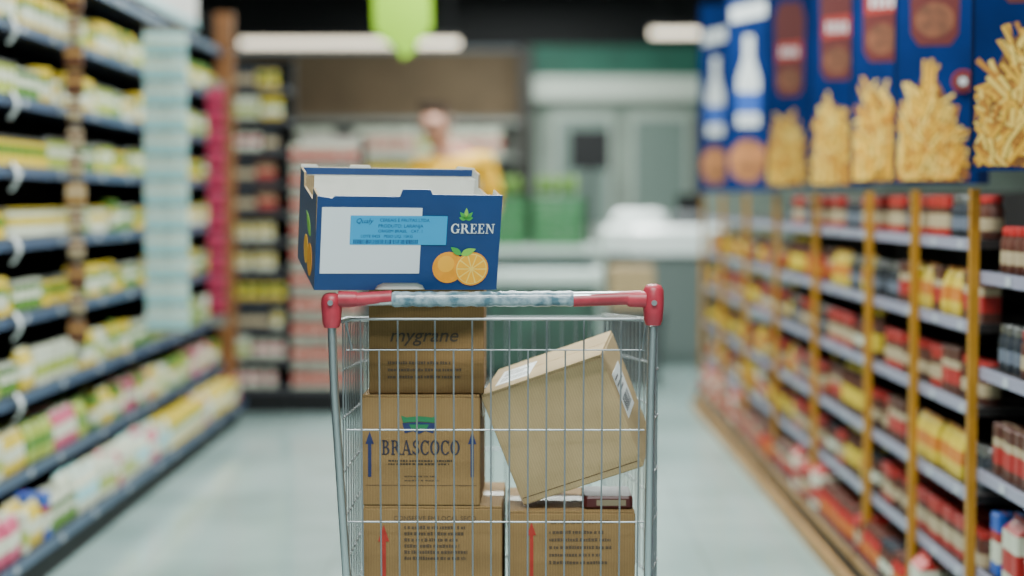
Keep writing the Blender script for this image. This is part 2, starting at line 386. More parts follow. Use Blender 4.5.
arrow(t, .040, .02, h_-.02, .015, INKR); lines(t, .125, h_-.040, .11, 5, .013, INKL, .0055)
text('ESTE LADO PARA CIMA', .010, INKL, t, .125, -.0008, h_-.02)
# tilted box
Y2 = 2.868
A = P(480, 396, Y2); B = P(606, 350, Y2)
w = (B-A); d = Vector((.15, .965, .14)).normalized(); w.y = -(w.x*d.x+w.z*d.z)/d.y; w.normalize(); h = w.cross(d); h = -h if h.z < 0 else h
Wd = .219; Hd = .205; Dd = .185
A.y = Y2+.006
org = A-h*Hd
M = Matrix(((w.x, d.x, h.x, org.x), (w.y, d.y, h.y, org.y), (w.z, d.z, h.z, org.z), (0,0,0,1)))
t = carton('light brown cardboard box lying tilted at the right with a white barcode label', Wd, Dd, Hd, M, CB2, tape=False)
WH = mat('white_paper', (.70,.72,.72), .6); BK = mat('black_ink', (.02,.02,.025), .6); GI = mat('grey_ink', (.12,.12,.13), .6)
def barcode(parent, o, u, v, wdt, hgt, name='barcode_label'):
    k = MB(); o = Vector(o); u = Vector(u); v = Vector(v); nn = u.cross(v).normalized()
    k.prism([o, o+u*wdt, o+u*wdt+v*hgt, o+v*hgt], nn*.0006, 0)
    def bar(x, l, a, b2): k.prism([o+nn*.0006+u*x+v*hgt*a, o+nn*.0006+u*(x+l)+v*hgt*a, o+nn*.0006+u*(x+l)+v*hgt*b2, o+nn*.0006+u*x+v*hgt*b2], nn*.0002, 1)
    x = wdt*.1; rn = random.Random(3)
    while x < wdt*.88:
        l = rn.choice((.0007, .001, .0014)); bar(x, l, .12, .42); x += l+rn.choice((.0016, .0024))
    bar(wdt*.1, wdt*.6, .55, .60); bar(wdt*.1, wdt*.75, .68, .73); bar(wdt*.1, wdt*.4, .82, .87)
    return k.build(name, [WH, GI], parent)
barcode(t, (.022, .035, Hd), (1,0,0), (0,1,0), .062, .10)
barcode(t, (Wd, .030, .080), (0,1,0), (0,0,1), .100, .08)
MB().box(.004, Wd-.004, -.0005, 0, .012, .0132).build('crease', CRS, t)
dk = empty('flat_pack', (0,0,0), 'flat dark red pack wedged under the tilted box', 'packet')
MB().loft([(.040,.05,.0,0),(.042,.053,.004,0),(.042,.053,.018,0),(.040,.05,.022,0)], 'rect').build('body', mat('dark_red_pack', (.07,.010,.010), .4), dk)
MB().box(-.02, .03, -.0536, -.053, .006, .016).build('label', mat('cream_label', (.2,.16,.1), .6), dk)
dk.location = (.152, YR+.065, zr)

# ------------------------------------------------------------------ orange crate
NAVY = mat('navy_print', (.004,.038,.155), .42, noise=.12, scale=12)
CREAM = mat('white_inner_board', (.68,.68,.64), .7, noise=.06)
KR = cardboard('crate_kraft_edge', (.42,.30,.17))
cr = empty('orange_crate', (0,0,0), 'navy blue open cardboard crate printed with oranges, resting on the handle', 'crate')
Wc, Dc, Hc, T = .302, .205, .159, .0035
def panel(pts2, f, th, name, edge=2):
    k = MB(); n = len(pts2)
    out = [f(u, z, 0) for u, z in pts2]; inn = [f(u, z, th) for u, z in pts2]
    k.v = [Vector(p) for p in out+inn]
    k.f = [list(range(n)), list(range(2*n-1, n-1, -1))]+[[i, (i+1) % n, (i+1) % n+n, i+n] for i in range(n)]
    k.m = [0, 1]+[edge]*n
    return k.build(name, [NAVY, CREAM, KR], cr)
frn = [(0,0), (.098,0), (.103,.008), (.112,.012), (.168,.012), (.177,.008), (.182,0), (Wc,0), (Wc,Hc), (.186,Hc), (.182,Hc+.008), (.137,Hc+.008), (.133,Hc-.004), (.028,Hc-.004), (.024,Hc-.008), (0,Hc-.004)]
panel(frn, lambda u, z, d_: (u, d_, z), T, 'front_panel', 0)
bkp = [(0,0), (Wc,0), (Wc,Hc+.002), (Wc-.03,Hc+.005), (Wc-.035,Hc), (.12,Hc), (.117,Hc+.005), (.085,Hc+.005), (.082,Hc), (.03,Hc), (.026,Hc+.005), (0,Hc+.005)]
panel(bkp, lambda u, z, d_: (u, Dc-d_, z), T, 'back_panel')
MB().box(T+.001, Wc-T-.001, Dc-T-.0012, Dc-T-.0004, Hc-.012, Hc-.0005).build('rim_band', NAVY, cr)
sdp = [(T,0), (Dc-T,0), (Dc-T,Hc), (Dc-.045,Hc), (Dc-.05,Hc-.022), (.055,Hc-.022), (.05,Hc-.002), (T,Hc-.004)]
panel(sdp, lambda u, z, d_: (d_, u, z), T, 'side_panel')
panel(sdp, lambda u, z, d_: (Wc-d_, u, z), T, 'side_panel')
MB().box(T, Wc-T, T, Dc-T, 0, T).build('bottom_panel', CREAM, cr)
for x in (T, Wc-T):
    for y in (T, Dc-T):
        sx_ = 1 if x < .1 else -1; sy_ = 1 if y < .1 else -1
        MB().prism([(x, y, T), (x+sx_*.020, y, T), (x, y+sy_*.020, T)], (0, 0, Hc-.014-T)).build('corner_post', KR if (x < .1) else CREAM, cr)
MB().box(.102, .180, .0036, .010, .001, .012).build('kraft_tab', CREAM, cr)
MB().prism([(-.0006, .001, Hc-.004), (-.0006, .010, Hc-.006), (-.0006, .007, Hc-.045), (-.0006, .001, Hc-.06)], (.0006, 0, 0)).build('torn_edge', KR, cr)
MB().box(.008, .170, -.0008, -.0001, .028, .137).build('white_label', mat('label_white', (.66,.70,.75), .5), cr)
ST = mat('cyan_sticker', (.012,.30,.60), .4)
MB().box(.054, .212, -.0013, -.0009, .076, .124).build('blue_sticker', ST, cr)
INK2 = mat('sticker_ink', (.01,.04,.14), .5)
text('Qualy', .0115, INK2, cr, .076, -.0016, .115, shear=.3)
text('CEREAIS E FRUTAS LTDA', .0074, INK2, cr, .142, -.0016, .1165)
text('PRODUTO: LARANJA', .0078, INK2, cr, .136, -.0016, .107)
text('ORIGEM BRASIL   CAT. 1', .0068, INK2, cr, .136, -.0016, .0985)
text('LOTE 0425   PESO LIQ. 15KG', .0068, INK2, cr, .114, -.0016, .0900)
k = MB(); x = .060; rn = random.Random(5)
while x < .165:
    l = rn.choice((.0007, .0012, .0018)); k.box(x, x+l, -.0016, -.0013, .0775, .0845); x += l+rn.choice((.0008, .0014))
k.build('sticker_barcode', INK2, cr)
GW = mat('print_white', (.72,.75,.76), .5)
serif('GREEN', .0160, GW, cr, .2555, -.0012, .1035, sx=1.04)
LG = mat('print_green', (.05,.34,.05), .5); LG2 = mat('print_light_green', (.22,.52,.06), .5)
k = MB()
for an, L in ((90, .019), (48, .016), (132, .016), (12, .012), (168, .012)):
    k.prism(leafpts(.243, .119, L, .0034, R(an), -.0008), (0, .0006, 0), 0 if an != 90 else 1)
k.build('leaf_logo', [LG, LG2], cr)
ORG1 = mat('orange_peel', (.88,.33,.008), .5, noise=.12, scale=60); ORG2 = mat('orange_flesh', (.92,.42,.015), .5); ORGW = mat('orange_pith', (.94,.64,.12), .5)
def slice_(cx, cz, r, y):
    k = MB(); k.prism(circ(cx, cz, r, y), (0, .0004, 0), 0); k.prism(circ(cx, cz, r*.91, y-.0002), (0, .0002, 0), 2)
    for i in range(10):
        a0 = 2*math.pi*i/10+.05; a1 = 2*math.pi*(i+1)/10-.05
        k.prism([(cx+r*.10*math.cos((a0+a1)/2), y-.0004, cz+r*.10*math.sin((a0+a1)/2))]+circ(cx, cz, r*.85, y-.0004, 5, a0, a1), (0, .0002, 0), 1)
    return k.build('orange_slice_picture', [ORG1, ORG2, ORGW], cr)
k = MB(); k.prism(circ(.218, .038, .0262, -.0008), (0, .0006, 0), 0); k.prism(circ(.214, .044, .014, -.0010), (0, .0002, 0), 1); k.build('whole_orange_picture', [ORG1, mat('orange_highlight', (.92,.42,.02), .5)], cr)
slice_(.257, .036, .0282, -.0014)
k = MB(); k.prism(leafpts(.238, .060, .026, .006, R(22), -.0022), (0, .0005, 0), 0); k.prism(leafpts(.238, .060, .022, .005, R(145), -.0022), (0, .0005, 0), 1)
k.build('leaf_picture', [LG2, LG], cr)
k = MB()
k.prism([(-.0008, y, z) for (y, _, z) in circ(.06, .035, .027, 0)], (.0006, 0, 0), 0)
k.prism([(-.0008, y, z) for (y, _, z) in circ(.105, .042, .024, 0)], (.0006, 0, 0), 1)
k.prism([(-.0008, y, z) for (y, _, z) in leafpts(.06, .075, .06, .012, R(30), 0)], (.0006, 0, 0), 2)
k.build('side_fruit_picture', [ORG1, ORG2, LG2], cr)
O = P(314, 290.2, 2.733)
cr.matrix_world = Matrix.Translation(O) @ Matrix.Rotation(R(15), 4, 'Z') @ Matrix.Rotation(R(0.6), 4, 'Y') @ Matrix.Rotation(R(13), 4, 'X')

# ------------------------------------------------------------------ products
MET = mat('tin_metal', (.45,.45,.45), .35, 1)
def pm(n, c, r=.45): return mat('print_'+n, c, r)
cY, cG, cW, cP, cB, cR, cK, cO, cN, cL = (pm('yellow', (.70,.50,.03)), pm('leaf_green', (.09,.22,.025)), pm('milk_white', (.64,.66,.52)), pm('pink', (.60,.08,.17)),
    pm('blue', (.015,.09,.45)), pm('red', (.40,.018,.016)), pm('charcoal', (.02,.025,.035)), pm('orange', (.58,.17,.015)), pm('brown', (.09,.024,.014)), pm('lime', (.38,.45,.06)))
cC = pm('pale_cyan', (.32,.64,.70)); cM = pm('magenta', (.36,.010,.06)); cM2 = pm('dark_magenta', (.20,.008,.04)); cE = pm('beige', (.46,.36,.22)); cS = pm('slate', (.14,.16,.21))
KN = {}
def kind(key, name, desc, cat, w, d, h, shape, secs, mats, top=None, topname='lid', topmat=None):
    mb = MB().loft(secs, shape, 14)
    o = mb.build(name, mats, link=False, smooth=(shape == 'round')); PROTOS.append(o)
    KIDS[o.name] = []
    if top:
        c = MB().loft(top, 'round' if shape == 'round' else 'rect', 12).build(topname, topmat, link=False, smooth=(shape == 'round'))
        KIDS[o.name].append(c); PROTOS.append(c)
    KN[key] = dict(o=o, desc=desc, cat=cat, w=w, d=d, h=h)
def tin(key, desc, a, b, lid, r=.028, h=.088):
    kind(key, 'food_tin', desc, 'tin', 2*r, 2*r, h+.006, 'round', [(r,r,0,0),(r,r,.004,0),(r*.97,r*.97,.006,1),(r*.97,r*.97,h*.45,2),(r*.97,r*.97,h*.75,1),(r*.97,r*.97,h-.006,0),(r,r,h-.003,0),(r*.98,r*.98,h,0)], [MET, a, b],
         [(r*1.0,r*1.0,h),(r*1.02,r*1.02,h+.002),(r*1.02,r*1.02,h+.006)], 'lid', lid)
def cart_(key, desc, a, b, c, w=.052, d=.045, h=.115, name='food_carton'):
    x, y = w/2, d/2
    kind(key, name, desc, 'carton', w, d, h, 'rect', [(x,y,0,0),(x,y,h*.2,1),(x,y,h*.55,2),(x,y,h*.72,0),(x,y,h-.002,0),(x*.95,y*.9,h,0)], [a, b, c],
         [(x*.92,y*.06,h),(x*.92,y*.06,h+.0015)], 'top_seam', c)
def pouch(key, desc, a, b, w=.070, d=.05, h=.13):
    x, y = w/2, d/2
    kind(key, 'food_pouch', desc, 'pouch', w, d, h, 'rect', [(x*.9,y*.9,0,0),(x*.97,y,h*.12,0),(x,y,h*.3,1),(x*.98,y*.85,h*.6,0),(x*.95,y*.45,h*.83,0),(x*.96,y*.06,h*.93,1),(x*.96,y*.05,h,1)], [a, b])
def jar(key, desc, a, b, lid, r=.025, h=.088):
    kind(key, 'glass_jar', desc, 'jar', 2*r, 2*r, h+.012, 'round', [(r*.9,r*.9,0,0),(r,r,.006,0),(r,r,h*.22,1),(r,r,h*.55,0),(r*.98,r*.98,h*.8,0),(r*.78,r*.78,h*.9,0),(r*.78,r*.78,h,0)], [a, b],
         [(r*.85,r*.85,h*.93),(r*.86,r*.86,h+.010),(r*.82,r*.82,h+.012)], 'lid', lid)
def bottle(key, desc, a, b, cap, r=.024, h=.145):
    kind(key, 'bottle', desc, 'bottle', 2*r, 2*r, h, 'round', [(r*.9,r*.9,0,0),(r,r,.006,0),(r,r,h*.15,1),(r,r,h*.5,0),(r,r,h*.6,0),(r*.45,r*.45,h*.78,0),(r*.38,r*.38,h*.9,0)], [a, b],
         [(r*.45,r*.45,h*.89),(r*.45,r*.45,h)], 'cap', cap)
def gable(key, desc, a, b, w=.055, d=.055, h=.145):
    x, y = w/2, d/2
    kind(key, 'drink_carton', desc, 'drink carton', w, d, h, 'rect', [(x,y,0,0),(x,y,h*.15,1),(x,y,h*.5,0),(x,y,h*.78,1),(x,y*.08,h*.92,1),(x,y*.06,h,1)], [a, b])
tin('tinY', 'yellow tin with green band', cY, cG, MET); tin('tinG', 'green tin with pale band', cG, cW, cW)
tin('tinW', 'white tin with yellow band', cW, cY, cY); tin('tinL', 'lime tin with white band', cL, cW, MET, .030, .10); tin('tinP', 'white tin with pink band', cW, cP, cW)
cart_('carY', 'yellow carton with white band', cY, cW, cG); cart_('carG', 'green carton with white band', cG, cW, cY); cart_('carW', 'white carton with lime band', cW, cL, cW)
pouch('pouW', 'white pouch with cyan band', cW, cC); pouch('pouP', 'pink pouch with white band', cP, cW); pouch('pouY', 'yellow pouch with white band', cY, cW); pouch('pouG', 'lime pouch with green band', cL, cG)
jar('jarR', 'brown jar with beige label', cN, cE, cR); jar('jarK', 'charcoal jar with slate label', cK, cS, MET); jar('jarN', 'dark red jar with orange label', cR, cO, cN); jar('jarW', 'brown jar with white label', cN, cW, cK)
cart_('boxR', 'red box with beige band', cR, cE, cN, .044, .045, .10, 'food_box'); cart_('boxN', 'brown box with red band', cN, cR, cE, .046, .045, .11, 'food_box')
cart_('boxB', 'blue box with red band', cB, cW, cR, .06, .045, .135, 'blue_food_box')
pouch('pouZ', 'yellow pouch with orange band', cY, cO, .055, .045, .115)
gable('gabR', 'white drink carton with red band', cW, cR); bottle('botK', 'dark bottle with yellow cap', cN, cY, cY)
cart_('boxP', 'white box with red band', cW, cR, cR, .085, .06, .105, 'flat_box'); cart_('boxK', 'charcoal box with beige band', cK, cE, cK, .07, .05, .11, 'dark_food_box')
def place_row(origin, u, length, v, rot, z, gap_h, kinds, where, rows=1, block=(3, 7), dens=.96):
    s = .01
    origin = Vector(origin); u = Vector(u); v = Vector(v)
    while s < length-.02:
        k = KN[random.choice(kinds)]; n = random.randint(*block)
        if k['h'] > gap_h: k = KN[kinds[0]]
        for i in range(n):
            if s+k['w'] > length: break
            if random.random() <= dens:
                for r in range(rows):
                    p = origin+u*(s+k['w']/2)+v*(k['d']/2+.012+r*(k['d']+.008)+random.uniform(0, .008))
                    o = dup(k['o'], (p.x, p.y, z), rot)
                    lab = k['desc']+' '+where
                    tag(o, lab, k['cat'], lab+' (row)')
            s += k['w']+.005
        s += random.choice((.006, .012))
        if s+.06 > length: break

# ------------------------------------------------------------------ left shelving
SHB = mat('shelf_dark_blue', (.008,.012,.026), .5, noise=.2, spec=.3); RAILL = mat('rail_grey_blue', (.05,.085,.16), .4)
BPK = mat('shelf_back_dark', (.008,.007,.006), .8, spec=.2); TAGW = mat('price_tag_white', (.50,.53,.58), .5)
ORD = ['lowest', 'second', 'third', 'fourth', 'fifth', 'sixth', 'seventh', 'eighth', 'ninth']
XL = -1.53; XL0 = -1.425
LZ = [.13, .325, .565, .81, 1.04, 1.26, 1.475, 1.70, 1.93]
names = ['nearest', 'second', 'third', 'farthest']
ybs = [3.2, 4.6, 6.0, 7.4, 8.8]
plab = MB().box(-.001, .0, -.018, .018, -.009, .009).build('price_label', TAGW, link=False)
for bi in range(4):
    y0, y1 = ybs[bi]+.002, ybs[bi+1]-.002
    t = empty('shelving_unit', (-1.8, (y0+y1)/2, 0), names[bi]+' dark shelving unit on the left side of the aisle', 'shelving')
    MB().box(-2.03, -2.01, y0, y1, 0, 2.1).build('back_panel', BPK, t)
    MB().box(-2.01, XL0-.03, y0, y1, 0, .08).build('plinth', BLACK, t)
    for y in (y0, y1-.03): MB().box(-2.01, -1.97, y, y+.03, .08, 2.1).build('upright', BLACK, t)
    for zi, z in enumerate(LZ):
        fx = XL0 if zi == 0 else XL
        s_ = MB().box(-2.01, fx, y0, y1, z-.022, z).build('shelf', SHB, t)
        MB().box(fx+.001, fx+.006, y0, y1, z-.032, z+.001).build('price_rail', RAILL, s_)
        for q in range(3):
            c = plab.copy(); COL.objects.link(c); c.parent = t; c.location = (fx+.0085+1.8, -((y1-y0)/2)+.2+q*.43+random.uniform(-.06, .06), z-.016)
pal = [['pouY','carW','pouG','carY','tinG','pouW','boxB','pouP'], ['pouY','pouG','carW','carG','pouY','pouP'], ['carY','pouY','tinG','pouG','carW'], ['tinY','carY','tinG'], ['tinG','carG','tinY','tinW'], ['tinL','tinG','tinY'], ['tinG','carY','tinL','tinW'], ['tinY','carG','carY','tinL']]
for zi, z in enumerate(LZ[:8]):
    fx = XL0 if zi == 0 else XL
    place_row((fx, 4.6, 0), (0,1,0), 4.18, (-1,0,0), R(90), z+.0005, .165, pal[zi], 'on the %s shelf of the left shelving' % ORD[zi], rows=2 if zi < 2 else 1, block=(1, 4))
t = empty('end_frame', (-1.78, 8.83, 0), 'orange brown wooden end frame closing the left shelving', 'end frame')
WOOD = mat('warm_wood', (.22,.08,.018), .5, noise=.3, scale=8)
MB().box(-2.03, -1.56, 8.803, 8.83, 0, 2.12).build('panel', BPK, t); MB().box(-1.56, -1.47, 8.803, 8.86, 0, 2.12).build('post', WOOD, t)
t = empty('header_sign', (-1.7, 7.2, 1.95), 'pale white header board above the far left shelves', 'sign')
MB().box(-1.66, -1.64, 5.75, 8.75, 2.02, 2.45).build('board', mat('header_white', (.74,.70,.66), .6, noise=.08, scale=2), t)
MB().box(-1.64, -1.635, 5.75, 8.75, 2.03, 2.06).build('edge_strip', mat('header_cyan', (.3,.6,.65), .5), t)
for y in (5.9, 8.6): MB().box(-1.70, -1.66, y, y+.03, 1.9325, 2.3).build('bracket', BLACK, t)
def packet_kind(key, desc, a, b, w, h):
    x = w/2; mb = MB()
    mb.loft([(x*.96,.001,-h,1),(x*.97,.001,-h*.93,0),(x,.010,-h*.75,0),(x,.012,-h*.5,1),(x,.010,-h*.25,0),(x*.97,.001,-h*.08,1),(x*.96,.001,0,1)], 'rect', cham=.05)
    o = mb.build('hanging_packet', [a, b], link=False); KIDS[o.name] = []; PROTOS.append(o); KN[key] = dict(o=o, desc=desc)
cGB = pm('golden_brown', (.34,.18,.05))
packet_kind('pkN', 'brown and gold', cN, cGB, .058, .078); packet_kind('pkC', '', cC, cW, .085, .095); packet_kind('pkM', '', cM, cM2, .085, .095); packet_kind('pkE', 'beige and brown', cE, cN, .048, .070); packet_kind('pkO', 'gold and cream', cGB, cE, .062, .082)
def strip(px, Y, ztop, zbot, cols, keys, dz, cw, sw, label, plab_, grp):
    x = P(px, 200, Y).x
    t = empty('hanging_strip', (x, Y, ztop), label, 'display strip')
    MB().box(x-sw/2, x+sw/2, Y, Y+.003, zbot, ztop+.03).build('strip', mat('strip_plastic', (.2,.2,.19), .4), t)
    xe = min(x-.02, XL+.010); MB().box(xe, x+.02, Y+.003, Y+.012, ztop+.01, ztop+.022).build('arm', BLACK, t)
    z = ztop
    while z-dz > zbot:
        for c in range(cols):
            o = dup(KN[random.choice(keys)]['o'], (x+(c-(cols-1)/2)*cw, Y-.0135, z), random.uniform(-.04, .04)); tag(o, plab_, 'packet', grp)
        z -= dz
strip(77, 5.73, 1.86, .62, 1, ['pkN','pkE','pkO'], .092, .07, .022, 'narrow hanging strip of brown snack packets at the near left shelves', 'small brown, beige or golden snack packet on the nearest hanging strip', 'packets on the brown hanging strip')
strip(167, 6.88, 1.83, .62, 2, ['pkC'], .10, .088, .17, 'wide hanging strip of pale cyan packets in the middle of the left shelves', 'pale cyan and white packet on the wide hanging strip', 'packets on the cyan hanging strip')
strip(217, 8.25, 1.70, .55, 1, ['pkM'], .10, .088, .08, 'narrow hanging strip of magenta packets before the wooden end frame', 'magenta packet on the hanging strip near the wooden post', 'packets on the magenta hanging strip')
for zi in (2, 3, 4, 5, 6, 7):
    z = LZ[zi]; y = 5.12
    t = empty('price_flag', (XL, y, z), 'curled white price flag clipped to the %s shelf, at the left photo edge' % ORD[zi], 'price flag')
    k = MB(); pts = []
    for i in range(9):
        a = i/8; pts.append((XL+.010+.020*math.sin(a*3.4), z+.012-a*.085))
    for i in range(8):
        (xa_, za), (xb_, zc) = pts[i], pts[i+1]
        k.prism([(xa_, y-.018, za), (xa_, y+.018, za), (xb_, y+.018, zc), (xb_, y-.018, zc)], (.0012, 0, 0))
    k.build('flag', mat('flag_white', (.6,.62,.62), .5), t)
    MB().box(XL+.0065, XL+.012, y-.012, y+.012, z, z+.014).build('clip', BLACK, t)

# ------------------------------------------------------------------ right shelving
GOLD = mat('gold_post', (.46,.21,.012), .4, .2, noise=.15); RAILR = mat('rail_lilac', (.29,.28,.38), .4); SHR = mat('shelf_brown_dark', (.02,.016,.016), .5, spec=.3)
PLY = mat('tan_plinth', (.36,.18,.045), .6, noise=.2, scale=6)
XR = 1.04
RZ = [.12, .30, .49, .69, .88, 1.07]
RZn = [.12, .33, .555, .785, 1.0]
rb = [2.95, 3.85, 5.0, 5.9, 6.8, 7.7, 8.6, 9.5]
nm = ['nearest', 'second', 'third', 'fourth', 'fifth', 'sixth', 'farthest']
palR = [['gabR','boxR','boxN','jarN','jarW'], ['gabR','boxR','jarW','boxN','jarR'], ['boxN','boxR','jarK','jarR','pouZ'], ['jarR','boxR','boxN','jarK','jarW'], ['jarR','pouZ','jarN','boxN','jarK'], ['jarR','jarN','jarK','boxN']]
palN = [['gabR','boxB'], ['boxB','boxB','gabR'], ['boxB','boxN'], ['jarK','boxN','jarR'], ['jarK','jarR']]
for bi in range(7):
    y0, y1 = rb[bi]+.002, rb[bi+1]-.002
    t = empty('shelving_unit', (1.3, (y0+y1)/2, 0), nm[bi]+' shelving unit with gold posts on the right side of the aisle', 'shelving')
    MB().box(1.52, 1.54, y0, y1, 0, 1.185).build('back_panel', mat('right_back', (.012,.010,.010), .8, spec=.2), t)
    MB().box(.985, 1.52, y0, y1, 0, .07).build('plinth', BLACK, t); MB().box(.965, .985, y0, y1, .0, .05).build('kick_rail', PLY, t)
    MB().box(XR-.028, XR-.008, y1-.020, y1, .07, 1.185).build('gold_post', GOLD, t)
    if bi == 1: MB().box(XR-.028, XR-.008, 4.40, 4.42, .07, 1.185).build('gold_post', GOLD, t)
    Z = RZn if bi == 0 else RZ
    for zi, z in enumerate(Z):
        fx = XR if zi else .985
        s_ = MB().box(fx, 1.52, y0, y1-.024, z-.02, z).build('shelf', SHR, t)
        MB().box(fx-.005, fx-.001, y0, y1-.024, z-.026, z+.001).build('price_rail', RAILR if zi else PLY, s_)
        if zi and bi < 5:
            for q in range(3):
                c = plab.copy(); COL.objects.link(c); c.parent = t; c.location = (fx-.0065-1.3, -((y1-y0)/2)+.12+q*.27+random.uniform(-.03, .03), z-.013)
        if zi == 5 and bi > 3: continue
        wh = 'on the %s shelf of the %s right unit' % (ORD[zi], nm[bi])
        kk = (palN if bi == 0 else palR)[zi]
        if bi >= 2 and zi >= 1: kk = kk+['pouZ', 'botK']
        ys_ = max(y0+.01, 3.2)
        segs = [(ys_, y1-.035)] if not (bi == 1 and zi == 0) else [(ys_, 4.385), (4.43, y1-.035)]
        for sa, sb in segs:
            place_row((fx, sa, 0), (0,1,0), sb-sa, (1,0,0), R(-90), z+.0005, (.15 if bi else .18) if zi < (len(Z)-1) else .108, kk if zi < 5 else ['jarR', 'jarK', 'boxR'], wh, rows=2 if zi < 2 and bi < 3 else 1, block=(2, 4))
# ------------------------------------------------------------------ posters with chips: flags standing out from the shelf front
PB = mat('poster_blue', (.002,.026,.15), .75, noise=.3, scale=5, spec=.12); PBD = mat('poster_deep_blue', (.002,.008,.045), .75, spec=.12)
FR1 = mat('chip_yellow', (.86,.46,.02), .4); FR2 = mat('chip_amber', (.58,.22,.007), .4); FR3 = mat('chip_pale', (.98,.66,.11), .4); FR0 = mat('chip_shadow', (.22,.075,.004), .6)
BUR = mat('poster_burgundy', (.12,.009,.007), .6); BUR2 = mat('poster_red', (.42,.025,.015), .6); MEAT = mat('poster_meat_brown', (.26,.08,.03), .6, noise=.5, scale=30)
fl = [(3.67, .34), (4.42, .24), (5.0, .20), (5.7, .21), (6.7, .24), (8.0, .26), (9.2, .22)]
for i, (Yf, L) in enumerate(fl):
    zb_ = 1.200+(.022, 0, .006, .002, .008, .002, .004)[i]
    X0 = .965
    t = empty('chips_poster' if i < 5 else 'bottle_poster', (0,0,0), ['nearest', 'second nearest', 'third nearest', 'fourth nearest', 'fifth nearest', 'sixth nearest', 'farthest'][i]+(' blue hanging poster of potato chips above the right shelves' if i < 5 else ' blue hanging poster with a white bottle above the right shelves'), 'poster')
    Mx = Matrix.Translation((X0, Yf, zb_)) @ Matrix.Rotation(R(-14), 4, 'Z')
    MB().box(0, L, 0, .010, 0, 1.0).build('board', PB, t)
    MB().box(0, .008, -.0006, 0, 0, 1.0).build('border_strip', PBD, t)
    MB().box(L-.03, L, -.0006, 0, 0, 1.0).build('border_strip', PBD, t)
    for xx in (.03, L-.03): MB().tube([(xx, .005, 1.0), (xx, .005, 3.3-zb_)], .002, 5).build('cord', BLACK, t)
    rn = random.Random(20+i); k = MB()
    s0, s1 = (.010, .24) if i == 0 else (.012, .165) if i == 1 else (.010, .145)
    cxx = (s0+s1)/2; hw = (s1-s0)/2
    if i < 5:
        if i == 0:
            top = lambda e: .12+.22*(1-abs(e)**2.2)
        else:
            top = lambda e: .07+.24*(1-abs(e)**2.5)
        pile = [(s0+.006, -.0007, .02), (cxx, -.0007, .006), (s1-.006, -.0007, .02)]+[(cxx+hw*e*.93, -.0007, top(e)*.88) for e in [1-j/6 for j in range(13)]]
        k.prism(pile, (0, .0005, 0), 3)
        N = 150
        for q in range(N):
            e = rn.uniform(-.92, .92); cx = cxx+hw*e
            fr = (q/N)**.8; cz = top(e)*(.93-.80*fr)-.01+rn.uniform(-.02, .02); ln = .055+.055*rn.random(); wd = .0080+.0042*rn.random()
            if i == 0: wd *= 1.1; ln *= 1.15
            an = R(90+(rn.gauss(0, 26)-e*14 if rn.random() < .65 else rn.uniform(-80, 80))); yy = -.0009-.00003*q
            bend = rn.uniform(-.4, .4); c_, s2 = math.cos(an), math.sin(an); loc = []
            for a, sd in ((-1,-1),(0,-1),(1,-1),(1,1),(0,1),(-1,1)):
                aa = a*ln/2; bb = sd*wd/2+(bend*ln*.25 if a == 0 else 0)
                loc.append((min(L-.035, max(.009, cx+aa*c_-bb*s2)), yy, max(.010, cz+aa*s2+bb*c_)))
            k.prism(loc, (0, .00002, 0), rn.choice((0, 0, 1, 2, 2)))
            ed_ = [(loc[j][0]+.28*(loc[5-j][0]-loc[j][0]), yy-.000012, loc[j][2]+.28*(loc[5-j][2]-loc[j][2])) for j in range(3)]
            k.prism([(loc[j][0], yy-.000012, loc[j][2]) for j in range(3)]+ed_[::-1], (0, .000008, 0), 3 if q % 2 else 1)
        k.build('chips_picture', [FR1, FR2, FR3, FR0], t)
        k = MB(); cx = cxx+.012; w2 = hw*.86; zo = .355
        k.prism([(cx-w2*.9, -.001, zo+.03), (cx-w2*.6, -.001, zo), (cx+w2*.6, -.001, zo), (cx+w2*.9, -.001, zo+.03), (cx+w2, -.001, .66), (cx+w2*.7, -.001, .72), (cx-w2*.7, -.001, .72), (cx-w2, -.001, .66)], (0, .0008, 0), 0)
        k.prism([(cx+w2*.74*math.cos(a_), -.0018, zo+.065+.045*math.sin(a_)) for a_ in [2*math.pi*j/16 for j in range(16)]], (0, .0006, 0), 3)
        k.prism([(cx-w2*.85, -.0018, zo+.135), (cx+w2*.85, -.0018, zo+.145), (cx+w2*.8, -.0018, zo+.215), (cx-w2*.8, -.0018, zo+.205)], (0, .0006, 0), 1)
        for j in range(4): k.prism([(cx-w2*.6+j*w2*.32, -.0024, zo+.155), (cx-w2*.42+j*w2*.32, -.0024, zo+.155), (cx-w2*.42+j*w2*.32, -.0024, zo+.19), (cx-w2*.6+j*w2*.32, -.0024, zo+.19)], (0, .0004, 0), 2)
        k.build('red_pack_picture', [BUR, BUR2, GW, MEAT], t)
        if i == 1:
            k = MB(); k.prism(circ(.172, .262, .028, -.008), (0, .0008, 0), 1); k.prism(circ(.172, .262, .024, -.009), (0, .0008, 0), 0); k.prism(circ(.172, .262, .010, -.0095), (0, .0004, 0), 2); k.build('round_emblem', [BUR, BUR2, GW], t)
    else:
        cx = L*.40; w2 = L*.2
        k.prism([(cx-w2, -.001, .30), (cx+w2, -.001, .30), (cx+w2, -.001, .52), (cx+w2*.4, -.001, .62), (cx+w2*.4, -.001, .72), (cx-w2*.4, -.001, .72), (cx-w2*.4, -.001, .62), (cx-w2, -.001, .52)], (0, .0008, 0), 0)
        k.prism([(cx-w2, -.002, .36), (cx+w2, -.002, .36), (cx+w2, -.002, .46), (cx-w2, -.002, .46)], (0, .0008, 0), 1)
        k.build('white_bottle_picture', [GW, cB], t)
